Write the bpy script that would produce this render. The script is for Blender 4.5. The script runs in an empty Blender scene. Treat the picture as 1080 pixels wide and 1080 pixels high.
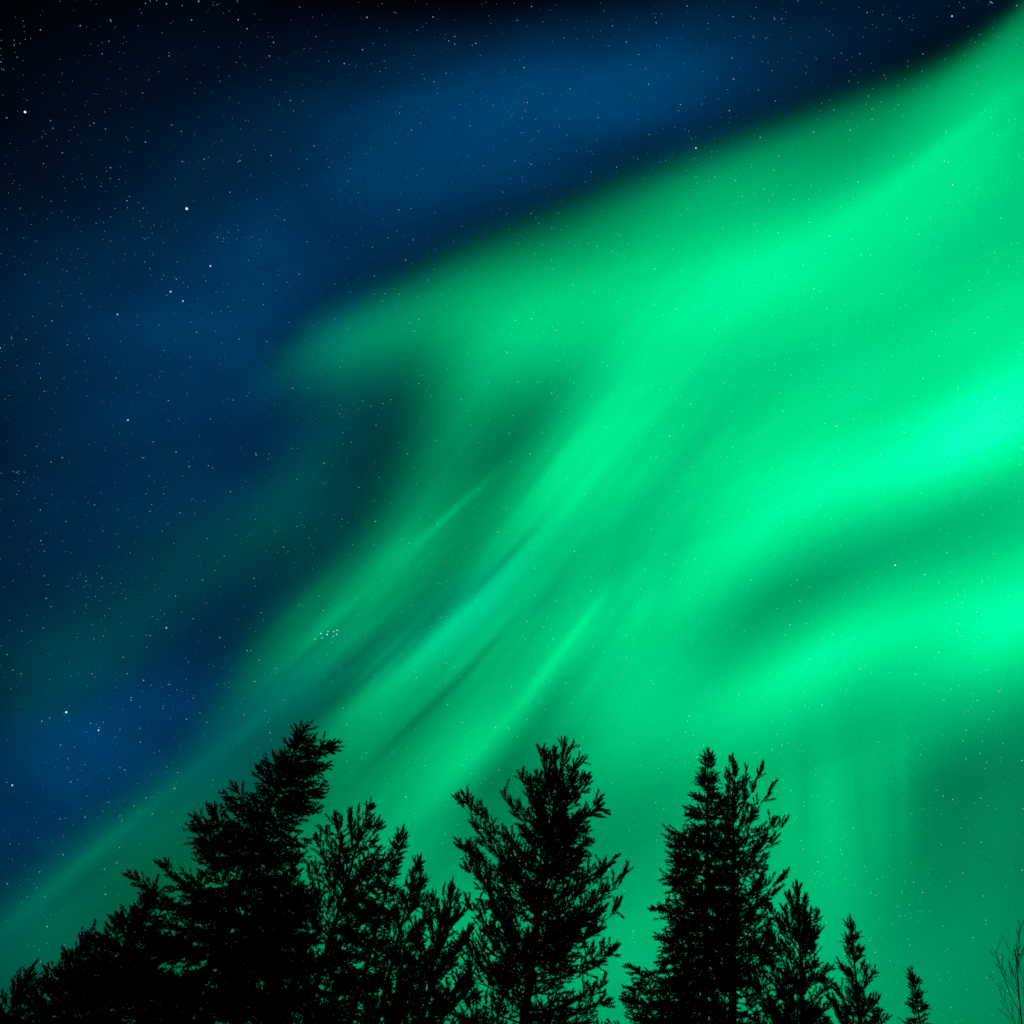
"""Night forest edge under a green aurora: conifers looked up at from the ground."""
import bpy, math, random
import numpy as np

scene = bpy.context.scene
col = scene.collection

# ---------------------------------------------------------------- camera
EYE = (0.0, 0.0, 1.6)
ELEV, ROLL = math.radians(43.834), math.radians(13.888)
cam_data = bpy.data.cameras.new("camera")
cam = bpy.data.objects.new("camera", cam_data)
col.objects.link(cam)
cam_data.sensor_width = 36.0
cam_data.lens = 36.0 * 900.0 / 1080.0
cam_data.clip_start = 0.05
cam_data.clip_end = 40000.0
ce, se = math.cos(ELEV), math.sin(ELEV)
fwd = np.array([0, ce, se]); r0 = np.array([1.0, 0, 0]); u0 = np.array([0, -se, ce])
cr = r0 * math.cos(ROLL) + u0 * math.sin(ROLL)
cu = u0 * math.cos(ROLL) - r0 * math.sin(ROLL)
from mathutils import Matrix, Vector
m = Matrix((cr.tolist(), cu.tolist(), (-fwd).tolist())).transposed().to_4x4()
m.translation = EYE
cam.matrix_world = m
scene.camera = cam

# ---------------------------------------------------------------- render / exposure
scene.render.engine = 'CYCLES'
scene.view_settings.view_transform = 'Standard'
scene.view_settings.look = 'None'
scene.view_settings.exposure = 0.0
scene.view_settings.gamma = 1.0
cy = scene.cycles
cy.use_denoising = False
cy.use_adaptive_sampling = True
cy.adaptive_threshold = 0.02
cy.adaptive_min_samples = 16
cy.max_bounces = 3
cy.diffuse_bounces = 1
cy.glossy_bounces = 1
cy.transparent_max_bounces = 8
cy.sample_clamp_indirect = 1.0

# The sky is described on a plane that touches the celestial sphere at azimuth 0 (world +Y), altitude 43.8 degrees;
# x runs east along the horizon, y towards the zenith, both in thousandths of the tangent.
# Each row of the two tables below is one soft streak of light: x, y, length, width, slant (degrees), strength.
AURORA = np.array([
422,700,188,90,51,90,361,622,168,80,52,-37,452,627,182,87,51,94,421,568,157,75,51,191,376,516,154,73,49,41,306,568,150,71,49,-38,274,514,143,68,43,
-20,214,522,184,87,39,62,290,449,192,91,40,112,373,459,175,83,44,80,451,489,171,82,46,64,470,414,197,94,39,109,226,336,173,82,42,367,286,323,194,92,
43,233,165,373,211,101,39,164,87,434,186,89,39,206,57,346,188,90,38,168,-18,305,107,51,35,30,-64,305,108,51,36,-12,-48,263,114,54,37,26,22,257,134,64,
38,110,106,267,184,87,48,118,-24,212,128,61,43,144,61,215,160,76,49,170,222,261,165,79,49,-80,432,336,171,81,37,69,521,323,176,84,38,84,472,288,141,
67,37,-30,394,258,164,78,40,147,286,231,168,80,47,74,0,137,132,63,56,36,84,124,168,80,55,304,144,110,197,94,55,308,246,164,181,86,52,172,354,190,175,
83,44,107,434,210,151,72,41,-181,513,241,161,77,40,263,318,102,203,96,49,304,43,56,143,68,61,300,531,166,177,84,42,66,437,152,156,74,41,372,278,15,
154,73,56,281,230,-37,154,73,59,73,195,-97,151,72,63,85,153,-31,166,79,61,116,234,50,184,87,58,70,94,-60,129,61,63,150,107,-113,111,53,64,170,158,
-157,142,67,66,182,126,-215,134,64,70,99,498,115,140,67,42,-231,455,79,177,84,43,182,374,3,150,71,45,-13,331,-33,150,71,47,-164,263,-106,162,77,58,93,
429,-19,146,69,41,281,561,65,183,87,42,75,602,24,179,85,42,342,391,-68,133,63,42,105,352,-119,143,68,38,158,312,-160,154,73,52,279,217,-188,159,76,67,
194,446,-86,148,70,41,-105,512,-44,166,79,39,70,587,-40,168,80,40,109,554,-109,177,84,46,22,412,-154,160,76,51,-80,434,-241,181,86,95,195,514,-196,
182,87,89,291,640,-129,187,89,45,-34,625,-193,169,80,81,108,567,-224,143,68,94,-115,236,-264,149,71,72,42,-302,96,120,57,59,224,-243,115,121,57,55,
210,-181,121,120,57,48,-48,-139,124,112,53,50,95,-110,93,100,47,59,63,-70,103,127,61,60,72,-10,83,130,62,63,-170,-94,41,125,59,62,204,-130,2,109,52,
61,87,-151,-32,110,52,60,-55,-81,-24,107,51,60,230,-33,5,114,54,63,-74,14,17,110,53,63,133,-32,-49,114,54,61,63,16,-25,114,54,63,15,-60,-95,105,50,61,
-18,-105,-97,91,43,59,158,-143,-116,115,55,58,120,-185,-117,135,64,56,-16,-179,-179,122,58,56,273,-223,-190,120,57,55,16,-219,-240,109,52,55,142,-126,
-187,116,55,57,90,-153,-245,122,58,57,-59,-208,-284,107,51,54,-50,-6,-107,110,52,64,146,-22,-144,104,50,63,243,-69,-194,100,48,60,61,-96,-222,95,45,
59,38,-142,-293,124,59,58,136,-19,-190,97,46,63,103,-43,-230,98,47,61,-22,19,-173,114,54,65,125,39,-83,116,55,65,62,70,-121,102,48,65,27,84,-160,108,
51,65,36,68,-203,105,50,66,62,52,-237,108,52,66,142,-101,-264,104,49,59,346,-52,-270,90,43,60,-40,-92,-342,130,62,59,78,-129,-368,122,58,58,-9,-125,
-411,133,63,57,109,-16,-287,88,42,62,89,-45,-312,103,49,60,95,19,-268,99,47,65,191,12,-327,120,57,63,106,-24,-386,150,71,60,249,59,-288,121,58,66,-88,
182,-241,140,67,76,139,202,-321,160,76,73,-65,251,-409,189,90,69,97,66,-455,155,74,63,150,211,-464,151,72,66,72,236,-539,215,102,65,113,361,-200,156,
74,60,106,478,-342,164,78,89,21,530,-293,157,75,92,32,615,-273,169,80,91,54,545,-354,171,81,87,-43,635,-357,203,97,83,23,668,-438,225,107,75,31,-215,
222,127,60,31,-78,-257,160,120,57,37,190,-204,178,114,54,31,23,-161,235,115,55,33,62,-150,192,118,56,35,143,-112,270,116,55,38,141,-102,227,115,55,40,
95,-88,173,132,63,47,176,-29,164,116,55,51,90,-336,-678,148,70,50,42,-298,-600,169,80,50,97,-190,-574,179,85,52,30,-150,-506,154,74,54,38,-263,-511,
159,76,51,129,-96,-493,184,87,57,136,-12,-598,214,102,58,135,-174,-638,202,96,53,68,107,-386,168,80,67,105,144,-491,164,78,64,43,147,-318,164,78,72,
45,312,-289,201,96,68,231,349,-394,202,96,73,59,352,-497,225,107,69,114,435,-419,166,79,78,17,398,-314,184,88,86,120,451,-484,178,85,73,95,500,-449,
158,75,77,38,-279,-676,170,81,51,70,-93,-595,197,94,56,62,90,-550,202,96,62,94,9,-501,180,86,60,72,-171,-420,135,64,55,16,-206,-463,156,74,52,88,161,
-418,156,74,67,28,562,-468,200,95,76,143,-153,65,113,54,62,-66,-232,57,126,60,70,62,-197,-37,120,57,60,22,-227,-321,120,57,52,46,-467,-611,132,63,50,
87,-436,-585,116,55,50,100,-407,-544,110,52,50,12,-379,-502,100,47,50,75,-350,-468,105,50,51,63,-322,-423,132,63,51,99,-264,-352,141,67,49,134,-422,
-639,127,61,50,105,-336,-526,113,54,50,-33,-309,-477,111,53,51,62,-426,-697,155,74,50,35,-421,-485,120,57,49,-24,-399,-423,119,56,46,-36,-439,-414,
122,58,43,45,-372,-378,135,64,44,-50,-308,-328,125,59,46,-11,-574,-94,169,81,44,-15,-474,-69,145,69,44,72,-344,-79,149,71,41,114,-309,-50,147,70,43,
29,-256,-7,126,60,62,74,-255,-100,165,79,46,82,-329,-140,163,78,41,56,-469,-174,156,74,38,-16,-534,-169,181,86,41,-42,-514,-248,148,70,40,97,-469,
-259,135,64,38,17,-520,-314,152,72,41,41,-411,-237,141,67,36,-39,-351,-222,130,62,37,30,-415,-309,153,73,39,156,-273,-198,122,58,50,-40,-298,-229,114,
54,45,-35,-347,-271,123,58,39,11,-347,-322,116,55,42,-132,-465,-448,139,66,46,45,-488,-356,163,78,41,36,-255,-269,112,53,51,86,-403,289,209,99,45,-7,
-431,168,217,103,49,-48,-463,69,220,105,49,-35,-598,12,218,104,47,13,-350,74,154,73,56,-52,-499,-20,152,72,46,26,-388,-4,176,84,47,-82,-547,-55,140,
67,45,17,-292,254,188,90,36,-9,-382,203,180,86,46,-71,-209,292,168,80,35,84,-196,375,181,86,40,65,-301,338,208,99,40,21,-123,405,148,71,40,29,-268,
437,204,97,43,16,-287,513,253,121,45,6,-174,518,198,94,43,13,-126,326,151,72,38,81,-139,561,210,100,44,9,-296,41,130,62,64,-228,-54,450,149,71,40,-46,
85,582,198,94,41,45,101,517,184,87,39,139,24,481,168,80,40,23,254,595,148,71,47,81,215,637,222,106,46,176,344,692,213,102,51,245,-81,398,136,65,39,
-65,-93,492,164,78,42,12,10,609,217,104,43,7,-215,3,99,47,67,64,-180,33,107,51,66,-75,-307,153,143,68,45,32,-431,-61,148,71,44,40,514,745,303,144,49,
195,554,583,283,135,48,231,594,422,292,139,42,291,634,260,283,135,43,335,674,98,276,131,44,214,714,-64,271,129,43,166,754,-226,302,144,64,133,794,
-387,303,144,68,158,-420,-802,238,113,50,43,-258,-762,255,122,52,95,-96,-722,293,139,55,153,66,-682,303,144,59,151,227,-642,303,144,62,189,389,-602,
303,144,66,238,551,-562,269,128,70,150,713,-522,303,144,69,153,-658,-117,252,120,45,-8,-562,-505,274,130,48,-48,-498,-764,239,114,50,70,681,672,303,
144,48,128,724,499,303,144,46,220,766,327,303,144,45,170,809,154,303,144,46,173,852,-18,303,144,49,88,894,-191,303,144,56,72,937,-364,303,144,61,60,
-61,-6,51,5.0,56,120,-94,-58,41,7.8,55,40,-170,-167,59,6.7,54,60,-183,-205,59,4.4,56,-50,-134,-175,62,6.7,52,60,-121,-79,39,10.0,60,50,-216,-168,50,
6.7,57,40,-138,-211,53,4.4,52,-40,-50,-134,62,12.2,56,-90,-127,-239,64,13,50,-80,-90,-199,53,3.6,60,60,-108,-202,51,3.3,58,50,2,-63,67,5.0,60,-90,-40,
-151,124,12.2,58,90,-85,-211,100,8.9,57,40,17,-151,67,5.6,61,-60,-45,-255,92,5.6,58,-80,-29,-206,68,7.8,58,30,112,-107,55,6.7,67,90,78,-186,57,7.8,67,
110,31,-278,80,12.2,61,60,95,-211,68,8.9,68,-50,49,-314,43,10.0,59,-50,69,-80,37,8.9,69,-40,136,-41,58,13,85,-30,174,-77,58,10.0,85,30,198,-25,59,
11.1,83,-25,137,-184,55,8.9,77,25,-386,-512,148,8.9,54,60,-241,-323,108,7.8,52,35,-385,-547,104,10.0,54,-30,401,552,114,13,51,60,318,451,66,22,48,30,
443,-242,95,18,-74,50,483,-247,86,7.8,-73,-20,414,-247,67,6.7,102,-25,524,-208,80,6.7,-74,30,391,-235,61,7.8,-75,20,39,73,56,10.0,63,30,19,50,46,5.6,
67,-30,216,99,95,16,64,20,184,114,65,10.0,63,-20
], float).reshape(-1, 6)
AIRGLOW = np.array([
-807,487,267,147,29,40,-733,185,267,147,29,4,-695,34,267,147,29,97,-658,-117,267,147,29,26,-621,-268,267,147,29,187,-583,-419,267,147,29,-222,-546,
-570,267,147,29,280,-508,-721,267,147,29,32,-656,524,267,147,29,-17,-619,373,267,147,29,60,-582,222,267,147,29,62,-544,71,267,147,29,29,-470,-231,267,
147,29,-9,-432,-382,267,147,29,341,-395,-533,267,147,29,-78,-357,-684,267,147,29,106,-505,562,267,147,29,-33,-468,411,267,147,29,50,-431,260,267,147,
29,-8,-393,109,267,147,29,157,-356,-42,267,147,29,133,-318,-193,267,147,29,-13,-281,-344,267,147,29,187,-244,-495,267,147,29,-154,-206,-646,267,147,
29,116,-354,599,267,147,29,99,-317,448,267,147,29,-38,-279,297,267,147,29,144,-242,146,267,147,29,73,-205,-5,267,147,29,91,-167,-156,267,147,29,32,
-130,-307,267,147,29,-102,-93,-458,267,147,29,200,-55,-609,267,147,29,-14,-203,637,267,147,29,-99,-166,486,267,147,29,193,-128,334,267,147,29,31,-91,
183,267,147,29,-88,-54,32,267,147,29,-16,-16,-119,267,147,29,58,21,-270,267,147,29,54,96,-572,267,147,29,33,-52,674,267,147,29,-268,-15,523,267,147,
29,366,23,372,267,147,29,-114,60,221,267,147,29,156,97,70,267,147,29,22,135,-81,267,147,29,50,172,-232,267,147,29,45,209,-383,267,147,29,-6,247,-534,
267,147,29,102,99,711,267,147,29,-32,136,560,267,147,29,28,174,409,267,147,29,49,211,258,267,147,29,40,248,107,267,147,29,45,286,-44,267,147,29,13,
323,-195,267,147,29,53,360,-346,267,147,29,57,398,-497,267,147,29,41,250,749,267,147,29,145,287,598,267,147,29,-41,325,447,267,147,29,62,362,295,267,
147,29,-46,399,144,267,147,29,28,437,-7,267,147,29,25,474,-158,267,147,29,-7,511,-309,267,147,29,-9,549,-460,267,147,29,-21,401,786,267,147,29,85,438,
635,267,147,29,14,476,484,267,147,29,77,513,333,267,147,29,104,550,182,267,147,29,76,588,31,267,147,29,60,625,-120,267,147,29,118,662,-271,267,147,29,
87,700,-422,267,147,29,164,-29,-139,89,27,61,160,8,-78,56,24,61,60,-185,-246,78,29,56,70,-92,-183,67,20,59,50
], float).reshape(-1, 6)
EDGE = [(-0.885, -0.31), (-0.598, -0.079), (-0.401, 0.05), (-0.309, 0.139), (-0.283, 0.171), (-0.235, 0.21), (-0.178, 0.256), (-0.121, 0.303), (-0.062, 0.345), (-0.004, 0.385), (0.076, 0.435), (0.145, 0.48), (0.213, 0.525), (0.272, 0.566), (0.331, 0.606), (0.369, 0.638), (0.405, 0.677), (0.435, 0.719), (0.463, 0.767), (0.696, 1.168)]
BRIGHT = [(-455.3, 253.7, 2.3), (-666.4, 318.2, 1.9), (-450.7, -352.9, 1.7), (-412.2, 195.1, 1.5), (-450.3, 154.8, 1.45), (-433.6, 147.5, 1.3), (-462.7, -3.4, 1.4), (-408.9, -364.4, 1.4), (106.8, 465.9, 1.35), (-491.6, -451.2, 1.3), (361.0, 687.9, 1.2), (450.7, 47.3, 1.3), (-360.5, -228.8, 1.2), (-504.3, 113.9, 1.15)]
CLUSTER = [(-175.9, -191.1, 1.3), (-183.2, -191.8, 1.1), (-169.2, -186.0, 1.05), (-165.7, -183.5, 1.0), (-165.1, -188.5, 1.0), (-175.7, -187.6, 0.9), (-168.4, -191.6, 0.85), (-180.4, -196.4, 0.85), (-188.0, -199.8, 0.8)]
STARS = np.array([
-409,-361,-536,481,-500,493,-672,416,-595,447,-450,483,-317,463,-300,484,-328,361,-374,338,-307,153,-190,81,-327,125,-341,166,-441,86,-577,88,-570,
108,-618,57,-579,36,-574,20,-566,6,-428,-21,-349,49,-399,-26,-436,-42,-308,-5,-202,12,-206,213,-223,230,-233,262,-192,257,-309,211,-341,268,-309,250,
-304,522,-229,541,-173,523,-142,120,-595,406,-585,325,-538,373,-521,318,-305,341,-280,330,-559,-59,-575,-94,-601,60,-628,43,-53,498,35,525,-111,509,
130,555,57,625,302,671,403,714,224,451,184,542,177,496,-22,288,5,276,11,327,173,424,257,413,283,403,201,240,179,265,393,521,158,131,473,472,195,396,
-32,226,-2,567,476,334,-76,401,22,422,-422,-370,-476,-370,-468,-364,-420,-359,-406,-354,-358,-366,-392,-292,-450,-213,-465,-198,-448,-190,-415,-207,
-367,-214,-377,-242,-426,-431,-434,-416,-448,-392,-368,-326,-381,-318,-372,-295,-368,-402,-374,-401,-326,-262,-297,-225,-315,-131,-307,-7,-380,-39,
-326,-56,-412,-101,-477,-109,-528,-165,-514,-204,-521,-176,-537,-130,-534,-304,-440,-262,-250,-104,-275,-148,-333,-164,-191,-56,-181,-15,-254,-23,
-153,-49,-258,-231,-262,-232,-224,-244,-245,-265,-287,-279,-248,-305,-288,-325,-312,-327,-213,-319,-434,-42,-252,-193,-25,89,-15,57,4,71,-30,150,48,
-120,-64,-101,50,-88,70,-110,-135,37,7,0,77,41,82,-27,233,136,197,61,163,20,336,77,358,-2,487,45,506,76,348,-50,380,-83,440,-80,206,-152,259,-182,364,
-178,407,-132,650,-139,605,-67,582,-203,544,-92,269,-203,217,-252,578,-120,533,-161,168,-51,171,-133,234,-399,515,-332,574,-317,644,-304,681,-264,
-336,-428,-306,-409,-414,-516,-436,-542,-363,-521,-351,-510,-355,-549,-412,-602,-352,-492,-400,-467,-428,-476,-187,-165
], float).reshape(-1, 2)


class Nodes:
    """Small helper that strings shader nodes together."""
    def __init__(self, tree):
        self.t = tree; self.n = tree.nodes; self.l = tree.links
    def new(self, kind, **kw):
        nd = self.n.new(kind)
        for k, v in kw.items(): setattr(nd, k, v)
        return nd
    def put(self, sock, v):
        if hasattr(v, 'is_output') or isinstance(v, bpy.types.NodeSocket): self.l.new(v, sock)
        else: sock.default_value = v
    def math(self, op, *a, clamp=False):
        nd = self.new('ShaderNodeMath', operation=op); nd.use_clamp = clamp
        for s, v in zip(nd.inputs, a): self.put(s, v)
        return nd.outputs[0]
    def vec(self, op, *a):
        nd = self.new('ShaderNodeVectorMath', operation=op)
        for s, v in zip(nd.inputs, a): self.put(s, v)
        return nd.outputs['Value'] if op in ('DOT_PRODUCT', 'LENGTH') else nd.outputs[0]
    def tangent_plane(self, direction):
        a = self.vec('DOT_PRODUCT', direction, (1.0, 0.0, 0.0))
        b = self.vec('DOT_PRODUCT', direction, (0.0, -se, ce))
        c = self.math('MAXIMUM', self.vec('DOT_PRODUCT', direction, (0.0, ce, se)), 0.05)
        cb = self.new('ShaderNodeCombineXYZ')
        self.put(cb.inputs[0], self.math('DIVIDE', a, c)); self.put(cb.inputs[1], self.math('DIVIDE', b, c))
        return cb.outputs[0]
    def streaks(self, p, rows):
        acc = 0.0
        for i, (x, y, ln, wd, ang, amp) in enumerate(rows):
            if i and i % 16 == 0:                   # makes the compiler finish one batch before the next (its stack is small)
                p = self.vec('MULTIPLY_ADD', acc, (0.0, 0.0, 1e-9), p)
            mp = self.new('ShaderNodeMapping', vector_type='TEXTURE')
            self.put(mp.inputs['Vector'], p)
            mp.inputs['Location'].default_value = (x / 1000, y / 1000, 0)
            mp.inputs['Rotation'].default_value = (0, 0, math.radians(ang))
            mp.inputs['Scale'].default_value = (ln / 1000, wd / 1000, 1)
            q = self.vec('DOT_PRODUCT', mp.outputs[0], mp.outputs[0])
            g = self.math('POWER', 0.36788, q)
            acc = self.math('MULTIPLY_ADD', g, amp / 1000, acc)
        return acc

# ---------------------------------------------------------------- night sky (world)
world = bpy.data.worlds.new("World")
scene.world = world
world.use_nodes = True
world.cycles.sampling_method = 'NONE'
wt = world.node_tree; wt.nodes.clear()
N = Nodes(wt)
tc = N.new('ShaderNodeTexCoord')
wp = N.tangent_plane(tc.outputs['Generated'])
glow = N.math('POWER', N.math('MAXIMUM', N.streaks(wp, AIRGLOW), 0.0), 2.2)
front = N.math('MULTIPLY', N.vec('DOT_PRODUCT', tc.outputs['Generated'], (0.0, ce, se)), 4.0, clamp=True)
glow = N.math('MULTIPLY', glow, front)
mp = N.new('ShaderNodeMapping', vector_type='TEXTURE'); N.put(mp.inputs['Vector'], wp)          # faint uneven airglow
mp.inputs['Rotation'].default_value = (0, 0, math.radians(32)); mp.inputs['Scale'].default_value = (.26, .13, 1)
nz = N.new('ShaderNodeTexNoise'); N.put(nz.inputs['Vector'], mp.outputs[0]); nz.inputs['Detail'].default_value = 5.0; nz.inputs['Scale'].default_value = 1.0
nz.inputs['Distortion'].default_value = .6
glow = N.math('MULTIPLY', glow, N.math('MAXIMUM', N.math('MULTIPLY_ADD', nz.outputs[0], 1.35, 0.3), 0.3))
bg = N.new('ShaderNodeBackground'); out = N.new('ShaderNodeOutputWorld')
cb = N.new('ShaderNodeCombineColor')
N.put(cb.inputs[0], 0.0); N.put(cb.inputs[1], N.math('MULTIPLY', glow, 0.34)); N.put(cb.inputs[2], glow)
N.put(bg.inputs['Color'], cb.outputs[0]); bg.inputs['Strength'].default_value = 1.0
N.put(out.inputs[0], bg.outputs[0])

# ---------------------------------------------------------------- object helpers
def mesh_object(name, verts, faces, mats, parent=None, smooth=False, face_mat=None):
    """faces: (n,k) index array; links ONE mesh object."""
    verts = np.asarray(verts, np.float32); faces = np.asarray(faces, np.int32)
    me = bpy.data.meshes.new(name)
    n, k = faces.shape
    me.vertices.add(len(verts)); me.vertices.foreach_set('co', verts.ravel())
    me.loops.add(n * k); me.loops.foreach_set('vertex_index', faces.ravel())
    me.polygons.add(n)
    me.polygons.foreach_set('loop_start', np.arange(0, n * k, k, dtype=np.int32))
    if smooth: me.polygons.foreach_set('use_smooth', np.ones(n, bool))
    for mt in (mats if isinstance(mats, (list, tuple)) else [mats]): me.materials.append(mt)
    if face_mat is not None: me.polygons.foreach_set('material_index', np.asarray(face_mat, np.int32))
    me.update(calc_edges=True)
    o = bpy.data.objects.new(name, me); col.objects.link(o)
    if parent is not None: o.parent = parent
    return o

def tag(o, label=None, category=None, group=None, kind=None):
    for k, v in (('label', label), ('category', category), ('group', group), ('kind', kind)):
        if v: o[k] = v
    return o

def empty(name, loc):
    o = bpy.data.objects.new(name, None); col.objects.link(o); o.location = loc
    o.empty_display_size = 0.3
    return o

def surface(name, c1, c2, scale, rough=0.9, bump=0.3, detail=6.0, stretch=(1, 1, 1)):
    mt = bpy.data.materials.new(name); mt.use_nodes = True
    M = Nodes(mt.node_tree); bs = M.n['Principled BSDF']
    t = M.new('ShaderNodeTexCoord'); mp = M.new('ShaderNodeMapping')
    M.put(mp.inputs['Vector'], t.outputs['Object']); mp.inputs['Scale'].default_value = stretch
    nz = M.new('ShaderNodeTexNoise'); nz.inputs['Scale'].default_value = scale; nz.inputs['Detail'].default_value = detail
    M.put(nz.inputs['Vector'], mp.outputs[0])
    rp = M.new('ShaderNodeValToRGB')
    rp.color_ramp.elements[0].position = .35; rp.color_ramp.elements[0].color = (*c1, 1)
    rp.color_ramp.elements[1].position = .68; rp.color_ramp.elements[1].color = (*c2, 1)
    M.put(rp.inputs[0], nz.outputs[0]); M.put(bs.inputs['Base Color'], rp.outputs[0])
    bs.inputs['Roughness'].default_value = rough
    bs.inputs['Specular IOR Level'].default_value = 0.15
    if bump:
        bm = M.new('ShaderNodeBump'); bm.inputs['Strength'].default_value = bump
        M.put(bm.inputs['Height'], nz.outputs[0]); M.put(bs.inputs['Normal'], bm.outputs[0])
    return mt

# ---------------------------------------------------------------- ground
SOIL = surface('forest_floor', (.025, .028, .018), (.06, .055, .04), 1.7, rough=.95, bump=.5)
rg = np.random.default_rng(5)
xs = np.sign(np.linspace(-1, 1, 81)) * np.abs(np.linspace(-1, 1, 81)) ** 3 * 6000
gx, gy = np.meshgrid(xs, xs)
gz = .12 * np.sin(gx * .31 + 1) * np.cos(gy * .27) + .05 * np.sin(gx * 1.1 + gy * .9)
gz = gz * (np.hypot(gx, gy) < 200) - .12
gi = np.arange(81 * 81).reshape(81, 81)
gf = np.stack([gi[:-1, :-1], gi[:-1, 1:], gi[1:, 1:], gi[1:, :-1]], -1).reshape(-1, 4)
ground = mesh_object('ground', np.stack([gx, gy, gz], -1).reshape(-1, 3), gf, SOIL, smooth=True)
tag(ground, kind='structure')

# ---------------------------------------------------------------- aurora: a glowing layer of air high above
AUR_R = 4000.0
edge = np.array(EDGE)
def edge_y(x): return np.interp(x, edge[:, 0], edge[:, 1])
am = bpy.data.materials.new('aurora_glow'); am.use_nodes = True
am.cycles.emission_sampling = 'NONE'
A = Nodes(am.node_tree); A.n.clear()
geo = A.new('ShaderNodeNewGeometry')
ap = A.tangent_plane(A.vec('NORMALIZE', geo.outputs['Position']))
field = A.streaks(ap, AURORA)
sx = A.new('ShaderNodeSeparateXYZ'); A.put(sx.inputs[0], ap)
# its sharp upper border
x_lo, x_hi, y_lo, y_hi = edge[0, 0], edge[-1, 0], -0.4, 1.2
fc = A.new('ShaderNodeFloatCurve'); cm = fc.mapping; cv = cm.curves[0]
ex = [( (x - x_lo) / (x_hi - x_lo), (y - y_lo) / (y_hi - y_lo)) for x, y in EDGE]
cv.points[0].location = ex[0]; cv.points[1].location = ex[-1]
for q in ex[1:-1]: cv.points.new(*q)
cm.update()
A.put(fc.inputs['Value'], A.math('DIVIDE', A.math('SUBTRACT', sx.outputs[0], x_lo), x_hi - x_lo))
ey = A.math('MULTIPLY_ADD', fc.outputs[0], y_hi - y_lo, y_lo)
mr = A.new('ShaderNodeMapRange'); A.put(mr.inputs['Value'], sx.outputs[0])
mr.inputs['From Min'].default_value = -0.31; mr.inputs['From Max'].default_value = 0.37
mr.inputs['To Min'].default_value = 0.026; mr.inputs['To Max'].default_value = 0.014
dist = A.math('DIVIDE', A.math('SUBTRACT', ey, sx.outputs[1]), mr.outputs[0])
border = A.math('DIVIDE', 1.0, A.math('ADD', 1.0, A.math('POWER', 2.71828, A.math('MULTIPLY', A.math('MINIMUM', A.math('MAXIMUM', dist, -30.0), 30.0), -1.0))))
# fine rays along the magnetic field
mp = A.new('ShaderNodeMapping', vector_type='TEXTURE'); A.put(mp.inputs['Vector'], ap)
mp.inputs['Rotation'].default_value = (0, 0, math.radians(66)); mp.inputs['Scale'].default_value = (.30, .024, 1)
nz = A.new('ShaderNodeTexNoise'); A.put(nz.inputs['Vector'], mp.outputs[0]); nz.inputs['Detail'].default_value = 2.0; nz.inputs['Scale'].default_value = 1.0
where = A.streaks(ap, [(-60, -150, 380, 230, 60, 260)])
rays = A.math('MULTIPLY_ADD', A.math('SUBTRACT', nz.outputs[0], 0.5), where, 1.0)
mp = A.new('ShaderNodeMapping', vector_type='TEXTURE'); A.put(mp.inputs['Vector'], ap)          # drifting veils along the bands
mp.inputs['Rotation'].default_value = (0, 0, math.radians(38)); mp.inputs['Scale'].default_value = (.42, .075, 1)
nz = A.new('ShaderNodeTexNoise'); A.put(nz.inputs['Vector'], mp.outputs[0]); nz.inputs['Detail'].default_value = 4.0; nz.inputs['Scale'].default_value = 1.0
nz.inputs['Distortion'].default_value = .5
rays = A.math('MULTIPLY_ADD', A.math('SUBTRACT', nz.outputs[0], 0.5), 0.14, rays)
field = A.math('MULTIPLY', A.math('MULTIPLY', A.math('MAXIMUM', field, 0.0), border), rays)
lum = A.math('POWER', field, 2.2)
cb = A.new('ShaderNodeCombineColor')
hot = A.math('DIVIDE', A.math('SUBTRACT', lum, 0.84), 0.44, clamp=True)          # the brightest folds are burnt out towards white
A.put(cb.inputs[0], A.math('MULTIPLY', A.math('POWER', hot, 5.0), 0.035))
A.put(cb.inputs[1], lum); A.put(cb.inputs[2], A.math('MULTIPLY', lum, A.math('MULTIPLY_ADD', hot, 0.20, 0.31)))
em = A.new('ShaderNodeEmission'); A.put(em.inputs['Color'], cb.outputs[0])
tr = A.new('ShaderNodeBsdfTransparent'); ad = A.new('ShaderNodeAddShader'); ao = A.new('ShaderNodeOutputMaterial')
A.put(ad.inputs[0], em.outputs[0]); A.put(ad.inputs[1], tr.outputs[0]); A.put(ao.inputs['Surface'], ad.outputs[0])

EAST, NORTH, AXIS = r0, u0, fwd
def sky_dir(x, y):
    d = AXIS + np.multiply.outer(x, EAST) + np.multiply.outer(y, NORTH)
    return d / np.linalg.norm(d, axis=-1, keepdims=True)
gx, gt = np.meshgrid(np.linspace(-1.1, 1.15, 91), np.linspace(0, 1, 61))
gtop = np.minimum(edge_y(gx) + .09, 1.1)
gyy = -.93 + gt * (gtop + .93)
gi = np.arange(91 * 61).reshape(61, 91)
gf = np.stack([gi[:-1, :-1], gi[:-1, 1:], gi[1:, 1:], gi[1:, :-1]], -1).reshape(-1, 4)
aurora = mesh_object('aurora', (sky_dir(gx, gyy) * AUR_R).reshape(-1, 3), gf, am, smooth=True)
tag(aurora, 'broad bands of glowing green aurora sweeping across the starry night sky', 'aurora', kind='stuff')

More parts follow.
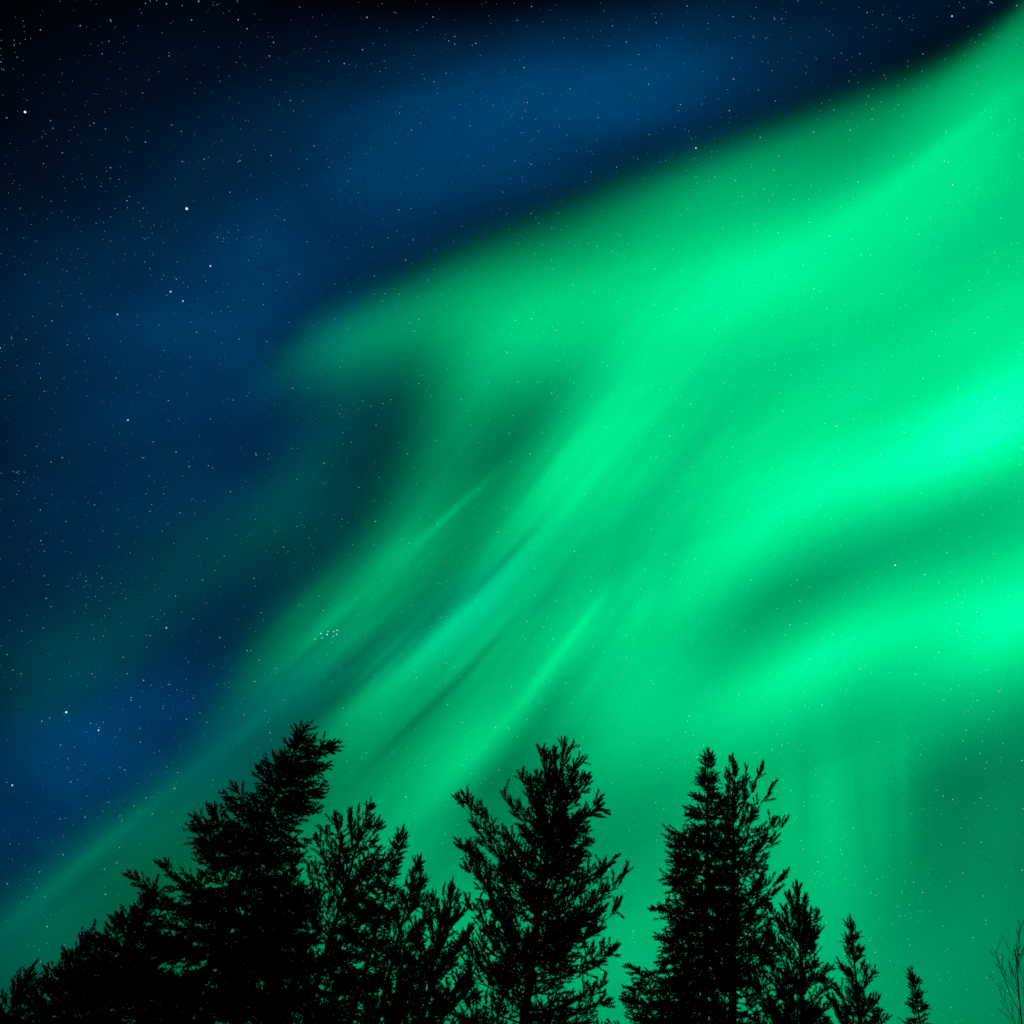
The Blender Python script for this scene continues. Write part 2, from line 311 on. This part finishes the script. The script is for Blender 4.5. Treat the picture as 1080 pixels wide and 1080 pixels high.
# ---------------------------------------------------------------- stars
STAR_R = 8000.0
def star_mat(name, c, s):
    mt = bpy.data.materials.new(name); mt.use_nodes = True; mt.cycles.emission_sampling = 'NONE'
    M = Nodes(mt.node_tree); M.n.clear()
    e = M.new('ShaderNodeEmission'); e.inputs['Color'].default_value = (*c, 1); e.inputs['Strength'].default_value = s
    o = M.new('ShaderNodeOutputMaterial'); M.put(o.inputs['Surface'], e.outputs[0])
    return mt
STAR_MATS = [star_mat('star_white', (.50, .80, 1), .62), star_mat('star_blue', (.30, .62, 1), .62), star_mat('star_warm', (1, .86, .74), .55),
             star_mat('star_brilliant', (.42, .68, 1), 1.8), star_mat('star_bright', (.66, .90, 1), 1.0)]
OCT = np.array([(1, 0, 0), (-1, 0, 0), (0, 1, 0), (0, -1, 0), (0, 0, 1), (0, 0, -1)], float)
OCTF = np.array([(0, 2, 4), (2, 1, 4), (1, 3, 4), (3, 0, 4), (2, 0, 5), (1, 2, 5), (3, 1, 5), (0, 3, 5)])
PX = STAR_R / 853.0
def ball(r):
    g = [(math.cos(a) * math.cos(b), math.sin(a) * math.cos(b), math.sin(b)) for b in np.linspace(-1.2, 1.2, 6) for a in np.linspace(0, 2 * math.pi, 11)[:-1]]
    v = np.array(g + [(0, 0, -1), (0, 0, 1)]) * r
    f = []
    for i in range(5):
        for j in range(10):
            a, b = i * 10 + j, i * 10 + (j + 1) % 10
            f += [(a, b, b + 10), (a, b + 10, a + 10)]
    for j in range(10):
        f += [(60, (j + 1) % 10, j), (61, 50 + j, 50 + (j + 1) % 10)]
    return v, f
STAR_LABELS = [
 'brightest star of all, blue white, alone in the dark blue sky at upper left',
 'second brightest star, violet blue, near the left border high up',
 'bright white star at the upper left of the loose star cluster above the spruces',
 'bright white star nearest to the brightest blue star, below and right of it',
 'upper of two close white stars below the brightest blue star',
 'lower of two close white stars below the brightest blue star',
 'lone white star in deep blue sky left of the dark gap in the aurora',
 'close pair of white stars in the middle of the loose cluster at lower left',
 'white star just above the dark upper border of the aurora, right of the middle',
 'white star near the left border, below the loose star cluster',
 'white star at the top right, where the aurora meets the dark sky',
 'star inside the dark green lane between two bright aurora bands at right',
 'bottom star of a short upright row of three, above and right of the loose cluster',
 'faint white star left of and below the two close stars, toward the left border']
for (x, y, r), lb in zip(BRIGHT, STAR_LABELS):
    v, f = ball(r * .45 * PX)
    o = mesh_object('star', v, f, STAR_MATS[3] if r > 1.6 else STAR_MATS[4])
    o.location = sky_dir(np.array(x / 1000), np.array(y / 1000)) * STAR_R
    tag(o, lb, 'star', 'brighter stars of the night sky')
for x, y, r in CLUSTER:
    v, f = ball(r * .48 * PX)
    o = mesh_object('star', v, f, STAR_MATS[4])
    o.location = sky_dir(np.array(x / 1000), np.array(y / 1000)) * STAR_R
    tag(o, 'small white star of the tight cluster shining through the aurora above the spruces', 'star', 'tight star cluster')
rs = np.random.default_rng(21)
nf = 22000
fx = rs.uniform(-1.35, 1.35, nf); fy = rs.uniform(-1.0, 1.35, nf)
fr = .17 * (rs.pareto(3.2, nf) + 1)
ncl = 900                                        # looser knots, denser in the left part of the sky
cxs = rs.uniform(-.75, .6, 90); cys = rs.uniform(-.45, .8, 90); ck = rs.integers(0, 90, ncl)
fx = np.concatenate([STARS[:, 0] / 1000, fx, cxs[ck] + rs.normal(0, .018, ncl)])
fy = np.concatenate([STARS[:, 1] / 1000, fy, cys[ck] + rs.normal(0, .018, ncl)])
fr = np.concatenate([rs.uniform(.40, .62, len(STARS)), np.minimum(fr, .5), rs.uniform(.2, .38, ncl)])
sc_ = np.sqrt(1 + fx ** 2 + fy ** 2)
ctr = sky_dir(fx, fy) * STAR_R
vv = (ctr[:, None] + OCT[None] * (fr * PX)[:, None, None]).reshape(-1, 3)
ff = (OCTF[None] + 6 * np.arange(len(fx))[:, None, None]).reshape(-1, 3)
fm = np.repeat(rs.choice(3, len(fx), p=[.55, .39, .06]), 8)
stars = mesh_object('star_field', vv, ff, STAR_MATS[:3], face_mat=fm)
tag(stars, 'countless faint white and bluish stars scattered over the whole sky', 'stars', kind='stuff')

# ---------------------------------------------------------------- trees
NEEDLE_SPRUCE = surface('spruce_needles', (.018, .032, .014), (.035, .060, .025), 6.0, rough=.8, bump=0)
NEEDLE_PINE = surface('pine_needles', (.022, .038, .018), (.042, .066, .032), 6.0, rough=.8, bump=0)
BARK = surface('conifer_bark', (.035, .026, .020), (.085, .062, .046), 9.0, bump=.6, stretch=(1, 1, .25))
BARK_BIRCH = surface('birch_twig_bark', (.03, .022, .018), (.075, .06, .05), 14.0, bump=.4, stretch=(1, 1, .4))

def shoot(rng, n, length, width, spread, tips):
    """One needle-clad shoot along +Z, unit long: (3n, 3) vertices of n needle blades."""
    s = np.sort(rng.uniform(0.0, 1.0, n)) ** tips
    az = rng.uniform(0, 2 * np.pi, n)
    sp = np.radians(rng.uniform(spread[0], spread[1], n)) * (1 - .62 * s ** 3)
    d = np.stack([np.sin(sp) * np.cos(az), np.sin(sp) * np.sin(az), np.cos(sp)], -1)
    w = np.cross(d, rng.normal(size=(n, 3))); w /= np.linalg.norm(w, axis=1, keepdims=True)
    b = np.zeros((n, 3)); b[:, 2] = s
    ln = length * rng.uniform(.75, 1.2, n)[:, None]
    v = np.stack([b - w * width / 2, b + w * width / 2 + d * ln * .15, b + d * ln], 1)
    # the woody axis as two crossed slivers
    ax = np.array([[(-.02, 0, 0), (.02, 0, 0), (0, 0, 1)], [(0, -.02, 0), (0, .02, 0), (0, 0, 1)]])
    return np.concatenate([v, ax]).reshape(-1, 3)

_r = np.random.default_rng(3)
SHOOTS = {'spruce': [shoot(_r, 34, .26, .10, (34, 72), .85) for _ in range(8)],
          'pine': [shoot(_r, 64, .24, .060, (36, 66), .8) for _ in range(8)]}

def frames(t):
    t = t / np.linalg.norm(t, axis=1, keepdims=True)
    h = np.where(np.abs(t[:, 2:3]) > .9, np.array([[1., 0, 0]]), np.array([[0, 0, 1.]]))
    a = np.cross(h, t); a /= np.linalg.norm(a, axis=1, keepdims=True)
    return a, np.cross(t, a), t

class Crown:
    def __init__(self, rng, species):
        self.rng = rng; self.sp = species; self.p = []; self.t = []; self.l = []; self.seg = []; self.k = 1.0
    def needle(self, p, t, l): self.p.append(p); self.t.append(t); self.l.append(l * self.k)
    def wood(self, a, b, ra, rb): self.seg.append((a, b, ra, rb))
    def needles_mesh(self):
        P = np.array(self.p); a, b, t = frames(np.array(self.t)); L = np.array(self.l)
        k = self.rng.integers(0, 8, len(P)); ro = self.rng.uniform(0, 2 * np.pi, len(P))
        ca, sa = np.cos(ro)[:, None], np.sin(ro)[:, None]
        a2, b2 = a * ca + b * sa, b * ca - a * sa
        out = []
        for i in range(8):
            q = k == i; T = SHOOTS[self.sp][i]
            v = P[q][:, None] + L[q][:, None, None] * (a2[q][:, None] * T[None, :, :1] + b2[q][:, None] * T[None, :, 1:2] + t[q][:, None] * T[None, :, 2:])
            out.append(v.reshape(-1, 3))
        v = np.concatenate(out)
        return v, np.arange(len(v)).reshape(-1, 3)
    def wood_mesh(self):
        A_ = np.array([s[0] for s in self.seg]); B_ = np.array([s[1] for s in self.seg])
        ra = np.array([s[2] for s in self.seg])[:, None]; rb = np.array([s[3] for s in self.seg])[:, None]
        a, b, t = frames(B_ - A_ + 1e-6)
        ring = [(math.cos(q), math.sin(q)) for q in (0, 2.094, 4.189)]
        v = np.stack([A_ + ra * (a * c + b * s) for c, s in ring] + [B_ + rb * (a * c + b * s) for c, s in ring], 1).reshape(-1, 3)
        f = np.array([(0, 1, 4, 3), (1, 2, 5, 4), (2, 0, 3, 5)])
        return v, (f[None] + 6 * np.arange(len(A_))[:, None, None]).reshape(-1, 4)

def rot_about(v, axis, ang):
    axis = axis / np.linalg.norm(axis)
    return v * math.cos(ang) + np.cross(axis, v) * math.sin(ang) + axis * np.dot(axis, v) * (1 - math.cos(ang))
UP = np.array([0, 0, 1.0])

def trunk_mesh(H, r, rng, sides=10, rings=26):
    zs = H * np.linspace(0, 1, rings) ** .9
    wob = np.cumsum(rng.normal(0, .012, (rings, 2)), 0); wob -= np.linspace(0, 1, rings)[:, None] * wob[-1]
    v = []
    for i, z in enumerate(zs):
        q = z / H; rr = r * (1 - q) ** .85 + .006 + r * .35 * math.exp(-z / .35)
        for k in range(sides):
            a = 2 * math.pi * k / sides
            v.append((wob[i, 0] + rr * math.cos(a), wob[i, 1] + rr * math.sin(a), z - (.25 if i == 0 else 0)))
    f = [(i * sides + k, i * sides + (k + 1) % sides, (i + 1) * sides + (k + 1) % sides, (i + 1) * sides + k) for i in range(rings - 1) for k in range(sides)]
    return v, f

def spruce_branch(C, base, dh, L, th, rng, dens):
    """A spruce bough: sagging limb, flat sprays of twigs, short needle shoots."""
    C.k = min(1.0, .52 + .55 * L)                      # young top growth carries shorter shoots
    K = max(4, int(L / .28) + 2); s = np.linspace(0, 1, K)
    sag = rng.uniform(.15, .34); side = np.cross(UP, dh); bend = rng.normal(0, .08)
    pts = base + np.outer(s * L, dh) + np.outer(L * (math.tan(th) * s + sag * (s * s - s)), UP) + np.outer(L * bend * s * s, side)
    r0_ = .006 + .010 * L
    for i in range(K - 1): C.wood(pts[i], pts[i + 1], r0_ * (1 - s[i]) + .003, r0_ * (1 - s[i + 1]) + .003)
    at = lambda q: np.array([np.interp(q, s, pts[:, j]) for j in range(3)])
    step = .105 / dens / max(L, .15); q = max(.1, .12 / max(L, .2)); sgn = 1
    while q < 1:
        p = at(q); tg = at(min(q + .05, 1.0)) - at(q - .05); tg /= np.linalg.norm(tg)
        lt = min(.16 + .42 * (1 - q) * L, .75) * rng.uniform(.55, 1.15)
        d = rot_about(tg, UP, sgn * math.radians(rng.uniform(35, 70)))
        d = d + UP * rng.uniform(-.45, .12); d /= np.linalg.norm(d)
        e = p + d * lt - UP * lt * lt * .18
        C.wood(p, e, .005, .002)
        n = max(1, int(lt / .10))
        for j in range(n):
            pp = p + (e - p) * (j + .3) / n
            dd = rot_about(d, UP, math.radians(rng.uniform(25, 60)) * rng.choice((-1, 1))) + rng.normal(0, .22, 3)
            C.needle(pp, dd, rng.uniform(.16, .31))
        C.needle(e - d * .08, d + rng.normal(0, .12, 3), rng.uniform(.22, .36))
        C.needle(p, tg + rng.normal(0, .35, 3), rng.uniform(.16, .28))
        if rng.random() < .35:
            C.needle(p, UP * .8 + tg * .6 + rng.normal(0, .3, 3), rng.uniform(.18, .30))
        q += step * rng.uniform(.7, 1.3); sgn = -sgn
    tg = pts[-1] - pts[-2]; tg /= np.linalg.norm(tg)
    for a in (-.75, 0, .75): C.needle(pts[-1] - tg * .05, rot_about(tg, UP, a) + rng.normal(0, .1, 3), rng.uniform(.22, .36))

def pine_branch(C, base, dh, L, th, rng, dens):
    """A pine bough: rising limb that forks into twigs ending in upturned brushes of needles."""
    C.k = min(1.0, .55 + .55 * L)
    K = max(4, int(L / .3) + 2); s = np.linspace(0, 1, K)
    cur = rng.uniform(.12, .32); side = np.cross(UP, dh); bend = rng.normal(0, .1)
    pts = base + np.outer(s * L, dh) + np.outer(L * (math.tan(th) * s + cur * (s * s - s)), UP) + np.outer(L * bend * s * s, side)
    pts[1:-1] += rng.normal(0, .018 * L, (K - 2, 3))
    r0_ = .008 + .013 * L
    for i in range(K - 1): C.wood(pts[i], pts[i + 1], r0_ * (1 - s[i]) + .004, r0_ * (1 - s[i + 1]) + .004)
    at = lambda q: np.array([np.interp(q, s, pts[:, j]) for j in range(3)])
    n = max(2, int(L * 7.2 * dens) + 1)
    for j in range(n):
        q = .10 + .90 * (j + rng.uniform(.2, .8)) / n
        p = at(q); tg = at(min(q + .06, 1.0)) - at(q - .06); tg /= np.linalg.norm(tg)
        lt = (.14 + .27 * (1.15 - q) * min(L, 1.8)) * rng.uniform(.5, 1.25)
        d = rot_about(tg, UP, rng.choice((-1, 1)) * math.radians(rng.uniform(20, 65))) + UP * rng.uniform(-.3, .42)
        d /= np.linalg.norm(d); e = p + d * lt
        C.wood(p, e, .006, .003)
        m_ = max(1, int(lt / .19))
        for i in range(m_):
            pp = p + (e - p) * (i + .5) / m_
            C.needle(pp, rot_about(d, UP, rng.choice((-1, 1)) * rng.uniform(.4, 1.0)) + UP * rng.uniform(-.1, .6) + rng.normal(0, .2, 3), rng.uniform(.22, .36))
        for i in range(rng.integers(1, 4)):
            C.needle(e - d * .04, d * .8 + UP * rng.uniform(.0, .7) + rng.normal(0, .5, 3), rng.uniform(.22, .38))
    tg = pts[-1] - pts[-2]; tg /= np.linalg.norm(tg)
    for i in range(3): C.needle(pts[-1] - tg * .05, tg + UP * .4 + rng.normal(0, .36 if i else .08, 3), rng.uniform(.28, .44))

def conifer(species, loc, H, left, right, label, seed, dens=1.0, low=1.6):
    """left / right: (height, reach) pairs of the crown on either side as the tree faces the clearing."""
    rng = np.random.default_rng(seed)
    H -= .26 if species == 'spruce' else .34           # the leading shoot stands above the last whorl
    root = empty(species + '_tree', (loc[0], loc[1], 0.0))
    tag(root, label, 'tree', 'conifers at the forest edge')
    vd = np.array([loc[0], loc[1], 0.0]); vd /= np.linalg.norm(vd)
    lat = np.array([vd[1], -vd[0], 0.0])
    def prof(pairs):
        p = sorted([q for q in pairs if q[0] < H] + [(H, .05)]); z = [a for a, _ in p]; r = [b for _, b in p]
        return [low - 1, low] + z, [r[0] * .9, r[0] * 1.15] + r
    (zl, rl), (zr, rr) = prof(left), prof(right)
    def reach(z, az):
        w = (1 + math.cos(az)) / 2
        return max(.05, np.interp(z, zl, rl) * (1 - w) + np.interp(z, zr, rr) * w)
    tr = max(.09, H * .0125)
    v, f = trunk_mesh(H, tr, rng)
    mesh_object('trunk', v, f, BARK, root, smooth=True)
    C = Crown(rng, species)
    z = H - .12; az = rng.uniform(0, 6.28)
    while z > low:
        q = H - z
        if species == 'spruce':
            n = 4 if q < .6 else 6
            for i in range(n):
                az += 2 * math.pi / n + rng.normal(0, .35)
                th = math.radians(np.interp(q, [0, .6, 2, 5, 9], [58, 36, 12, -4, -12]) + rng.normal(0, 8))
                zb = z + rng.uniform(-.1, .1)
                L = reach(zb, az); L = (reach(min(zb + L * math.tan(th) * .8, H - .05), az) - .10) * rng.choice((rng.uniform(.5, .85), rng.uniform(.88, 1.08)))
                L = max(L, .08); th = min(th, math.atan2(.55 * q + .08, L))      # no bough overtops the leader
                dh = lat * math.cos(az) + vd * math.sin(az)
                spruce_branch(C, np.array([0, 0, zb]), dh, max(L, .1), th, rng, dens if zb > 4.5 else dens * .55)
            z -= np.interp(q, [0, 1, 4, 9], [.085, .14, .23, .34]) * rng.uniform(.8, 1.2) / dens ** .5
            az += rng.uniform(.3, .9)
        else:
            n = 3 if q < .5 else 4 if q < 2 else 5
            for i in range(n):
                az += 2 * math.pi / n + rng.normal(0, .4)
                th = math.radians(np.interp(q, [0, .7, 2.5, 5, 9], [70, 52, 36, 24, 12]) + rng.normal(0, 7)); th = min(th, 1.3)
                zt = z + rng.uniform(-.12, .12); L = (reach(zt - .12, az) - .16) * rng.choice((rng.uniform(.45, .8), rng.uniform(.85, 1.1)))
                L = max(L, .08); th = min(th, math.atan2(1.3, L)) if L > .6 else th
                zb = zt - L * math.tan(th)
                dh = lat * math.cos(az) + vd * math.sin(az)
                if zb > .8: pine_branch(C, np.array([0, 0, zb]), dh, max(L, .1), th, rng, dens if zt > 4.5 else dens * .5)
            z -= np.interp(q, [0, 1, 4, 9], [.15, .22, .30, .42]) * rng.uniform(.8, 1.2) / dens ** .5
            az += rng.uniform(.3, .9)
    top = np.array([0, 0, H]); C.k = .8
    for i in range(5):
        C.needle(top - UP * rng.uniform(.05, .4), UP + rng.normal(0, .22, 3), rng.uniform(.26, .40))
    C.needle(top - UP * .04, UP, .42)
    v, f = C.wood_mesh(); mesh_object('branches', v, f, BARK, root)
    v, f = C.needles_mesh(); mesh_object('crown', v, f, NEEDLE_SPRUCE if species == 'spruce' else NEEDLE_PINE, root)
    return len(f)

TREES = [
    ('spruce', (-3.73, 19.65), 11.59, [(11.32, 0.05), (11.04, 0.24), (10.55, 0.48), (9.84, 0.74), (9.33, 1.22), (8.75, 1.5), (8.13, 1.65), (7.39, 2.0), (6.72, 2.35), (5.82, 2.7), (4.71, 2.9)], [(11.51, 0.22), (11.31, 0.91), (10.36, 1.06), (9.72, 1.02), (8.93, 1.0), (8.42, 1.09), (7.59, 1.43), (6.73, 1.85), (5.61, 2.2)],
     'tall leaning spruce at left with a double tip, the highest of the left trees', 0.74),
    ('spruce', (-4.55, 16.38), 6.4, [(6.03, 0.16), (5.72, 0.38), (5.44, 0.45), (5.15, 0.62), (4.74, 0.75), (4.1, 0.95)], [(6.25, 0.35), (5.9, 0.8), (5.4, 1.2), (4.64, 1.7)],
     'young dark spruce at left, in front of the leaning tall spruce and lower than it', 0.92),
    ('spruce', (-5.77, 18.1), 5.94, [(5.65, 0.16), (5.36, 0.3), (4.98, 0.45), (4.28, 0.75)], [(5.65, 0.25), (5.29, 0.5), (4.66, 0.9)],
     'small spruce at lower left between the lowest tree and the young dark spruce', 0.92),
    ('spruce', (-5.02, 14.13), 4.3, [(4.06, 0.14), (3.83, 0.25), (3.55, 0.4)], [(4.1, 0.2), (3.9, 0.35), (3.55, 0.55)],
     'lowest spruce at the far left, its tip nearest the left border', 0.92),
    ('pine', (-1.87, 22.92), 11.72, [(11.43, 0.15), (11.01, 0.75), (10.32, 0.98), (9.78, 1.05), (9.18, 1.1), (8.26, 1.1), (7.2, 1.2), (6.05, 1.3)], [(11.48, 0.21), (10.77, 0.5), (10.32, 0.8), (9.67, 1.02), (8.59, 1.3), (7.6, 1.5), (6.65, 1.6)],
     'open crowned pine with several rounded tips right of the tall leaning spruce', 0.85),
    ('spruce', (-2.67, 18.81), 8.25, [(7.79, 0.22), (7.3, 0.4), (6.39, 0.7), (5.12, 1.0)], [(8.04, 0.3), (7.58, 0.6), (6.77, 0.95), (5.52, 1.3)],
     'blunt topped spruce squeezed between the tall leaning spruce and the open crowned pine', 0.92),
    ('spruce', (-0.75, 20.99), 10.33, [(9.98, 0.14), (9.59, 0.27), (9.08, 0.43), (8.58, 0.67), (7.73, 0.8), (6.75, 0.95), (5.84, 1.1)], [(9.91, 0.26), (9.23, 0.15), (8.59, 0.38), (7.87, 0.36), (7.37, 0.36), (6.76, 0.4), (6.04, 0.65)],
     'slim pointed spruce right of the open crowned pine, left of the gap', 0.92),
    ('pine', (-0.17, 24.0), 11.0, [(10.44, 0.16), (9.76, 0.4), (8.73, 0.45), (7.57, 0.5), (6.72, 0.6)], [(10.44, 0.26), (9.76, 0.5), (8.73, 0.75), (7.57, 0.8), (6.72, 1.0)],
     'small pine with a bottle shaped top between the slim spruce and the big middle pine', 1.15),
    ('pine', (0.75, 21.49), 9.65, [(9.4, 0.25), (8.85, 0.5), (8.05, 0.75), (6.65, 0.95)], [(9.4, 0.28), (8.95, 0.5), (8.15, 0.8), (7.45, 1.0), (6.65, 1.3)],
     'low round topped pine touching the left side of the big middle pine', 1.2),
    ('pine', (3.05, 21.79), 14.4, [(14.1, 0.17), (13.82, 0.42), (13.21, 0.9), (12.57, 1.25), (12.14, 1.8), (11.88, 2.3), (11.06, 2.9), (10.58, 2.6), (10.14, 2.3), (9.54, 1.9), (9.05, 2.0), (8.47, 2.1), (7.41, 2.2), (6.63, 2.2)], [(14.19, 0.12), (13.94, 0.34), (13.34, 0.68), (12.71, 1.13), (12.1, 1.3), (11.54, 1.1), (11.15, 1.55), (10.65, 1.85), (10.51, 2.05), (9.91, 2.0), (9.41, 1.9), (9.09, 2.05), (8.62, 2.1), (7.96, 2.0), (7.21, 1.9)],
     'big broad pine in the middle with ragged arms reaching out on both sides', 0.98),
    ('spruce', (6.32, 18.97), 13.31, [(12.73, 0.2), (12.19, 0.42), (11.44, 0.53), (10.85, 0.93), (10.24, 0.88), (9.58, 1.3), (9.06, 1.16), (8.33, 1.39), (7.84, 1.42), (7.51, 1.53), (6.82, 1.85)], [(12.82, 0.19), (12.2, 0.42), (11.36, 0.58), (10.46, 0.74), (9.42, 0.93), (8.45, 1.11), (7.19, 1.17)],
     'tall dense spruce with a sharp spire, right of the big middle pine', 0.92),
    ('pine', (7.93, 21.59), 15.02, [(14.52, 0.21), (13.63, 0.4), (11.97, 0.58), (9.55, 0.67), (7.84, 0.76)], [(14.76, 0.18), (14.63, 0.5), (14.13, 0.85), (13.87, 1.14), (13.42, 1.23), (12.86, 1.35), (12.02, 1.36), (11.37, 1.45), (10.64, 1.55), (9.73, 1.6), (8.06, 1.6)],
     'tall airy pine close behind the sharp spired spruce, on its right side', 0.64),
    ('pine', (9.78, 21.92), 11.9, [(11.6, 0.3), (11.42, 0.68), (10.8, 1.0), (10.08, 1.2), (9.17, 1.25), (8.31, 1.4)], [(11.66, 0.22), (11.09, 0.55), (10.61, 0.66), (10.21, 0.7), (9.53, 0.75), (8.89, 0.75), (8.48, 0.8)],
     'lower round topped pine just right of the tall airy pine', 1.1),
    ('pine', (12.29, 24.04), 12.29, [(11.96, 0.18), (11.43, 0.31), (10.79, 0.44), (10.04, 0.7), (9.32, 0.9)], [(11.9, 0.17), (11.55, 0.31), (11.1, 0.33), (10.62, 0.55), (10.1, 0.61), (9.47, 0.72)],
     'narrow pointed pine standing a little apart, right of the round topped pine', 0.94),
    ('spruce', (16.09, 27.66), 12.62, [(12.21, 0.17), (11.79, 0.23), (11.38, 0.31), (10.97, 0.42)], [(12.23, 0.08), (11.87, 0.2), (11.5, 0.31), (11.02, 0.29)],
     'thin spruce spire at lower right, standing alone and showing only its tip', 0.92),
]
total = 0
for i, (sp, loc, H, le, ri, lb, dn) in enumerate(TREES):
    total += conifer(sp, loc, H, le, ri, lb, 100 + i, dn)
print('needle faces', total)

# ---------------------------------------------------------------- leafless birch at the right
def birch(loc, H, seed, label):
    rng = np.random.default_rng(seed)
    root = empty('birch_tree', (loc[0], loc[1], 0)); tag(root, label, 'tree')
    C = Crown(rng, 'pine')
    def grow(p, d, L, r, depth):
        K = 7; a = p
        for i in range(K):
            d = d + rng.normal(0, .05, 3) + UP * .035; d = d / np.linalg.norm(d)
            b = a + d * L / K; r1 = r * (1 - .11 * (i + 1))
            C.wood(a, b, r * (1 - .11 * i), r1)
            if depth < 3 and i >= (2 if depth == 0 else 1):
                for _ in range(2 if depth == 0 else 1):
                    if rng.random() < .85:
                        ax = np.cross(d, rng.normal(size=3))
                        nd = rot_about(d, ax, math.radians(rng.uniform(18, 42))) + UP * .18
                        grow(b, nd / np.linalg.norm(nd), L * rng.uniform(.30, .52) * (1 - .06 * i), max(r1 * .5, .0035), depth + 1)
            a = b
    z0 = H * .45
    v, f = trunk_mesh(H * .8, .055, rng, 8, 18); mesh_object('trunk', v, f, BARK_BIRCH, root, smooth=True)
    for k in range(9):
        z = H * (.22 + .50 * k / 8); a = k * 2.4 + rng.uniform(-.4, .4)
        d = np.array([math.cos(a) * .32, math.sin(a) * .32, 1.0]); d /= np.linalg.norm(d)
        grow(np.array([0, 0, z]), d, (H - z) * .50, .016, 1)
    grow(np.array([0, 0, H * .72]), UP, H * .28, .02, 0)
    v, f = C.wood_mesh(); mesh_object('twigs', v, f, BARK_BIRCH, root)
birch((8.02, 11.47), 6.68, 7, 'leafless birch with bare thin twigs at the bottom right corner')
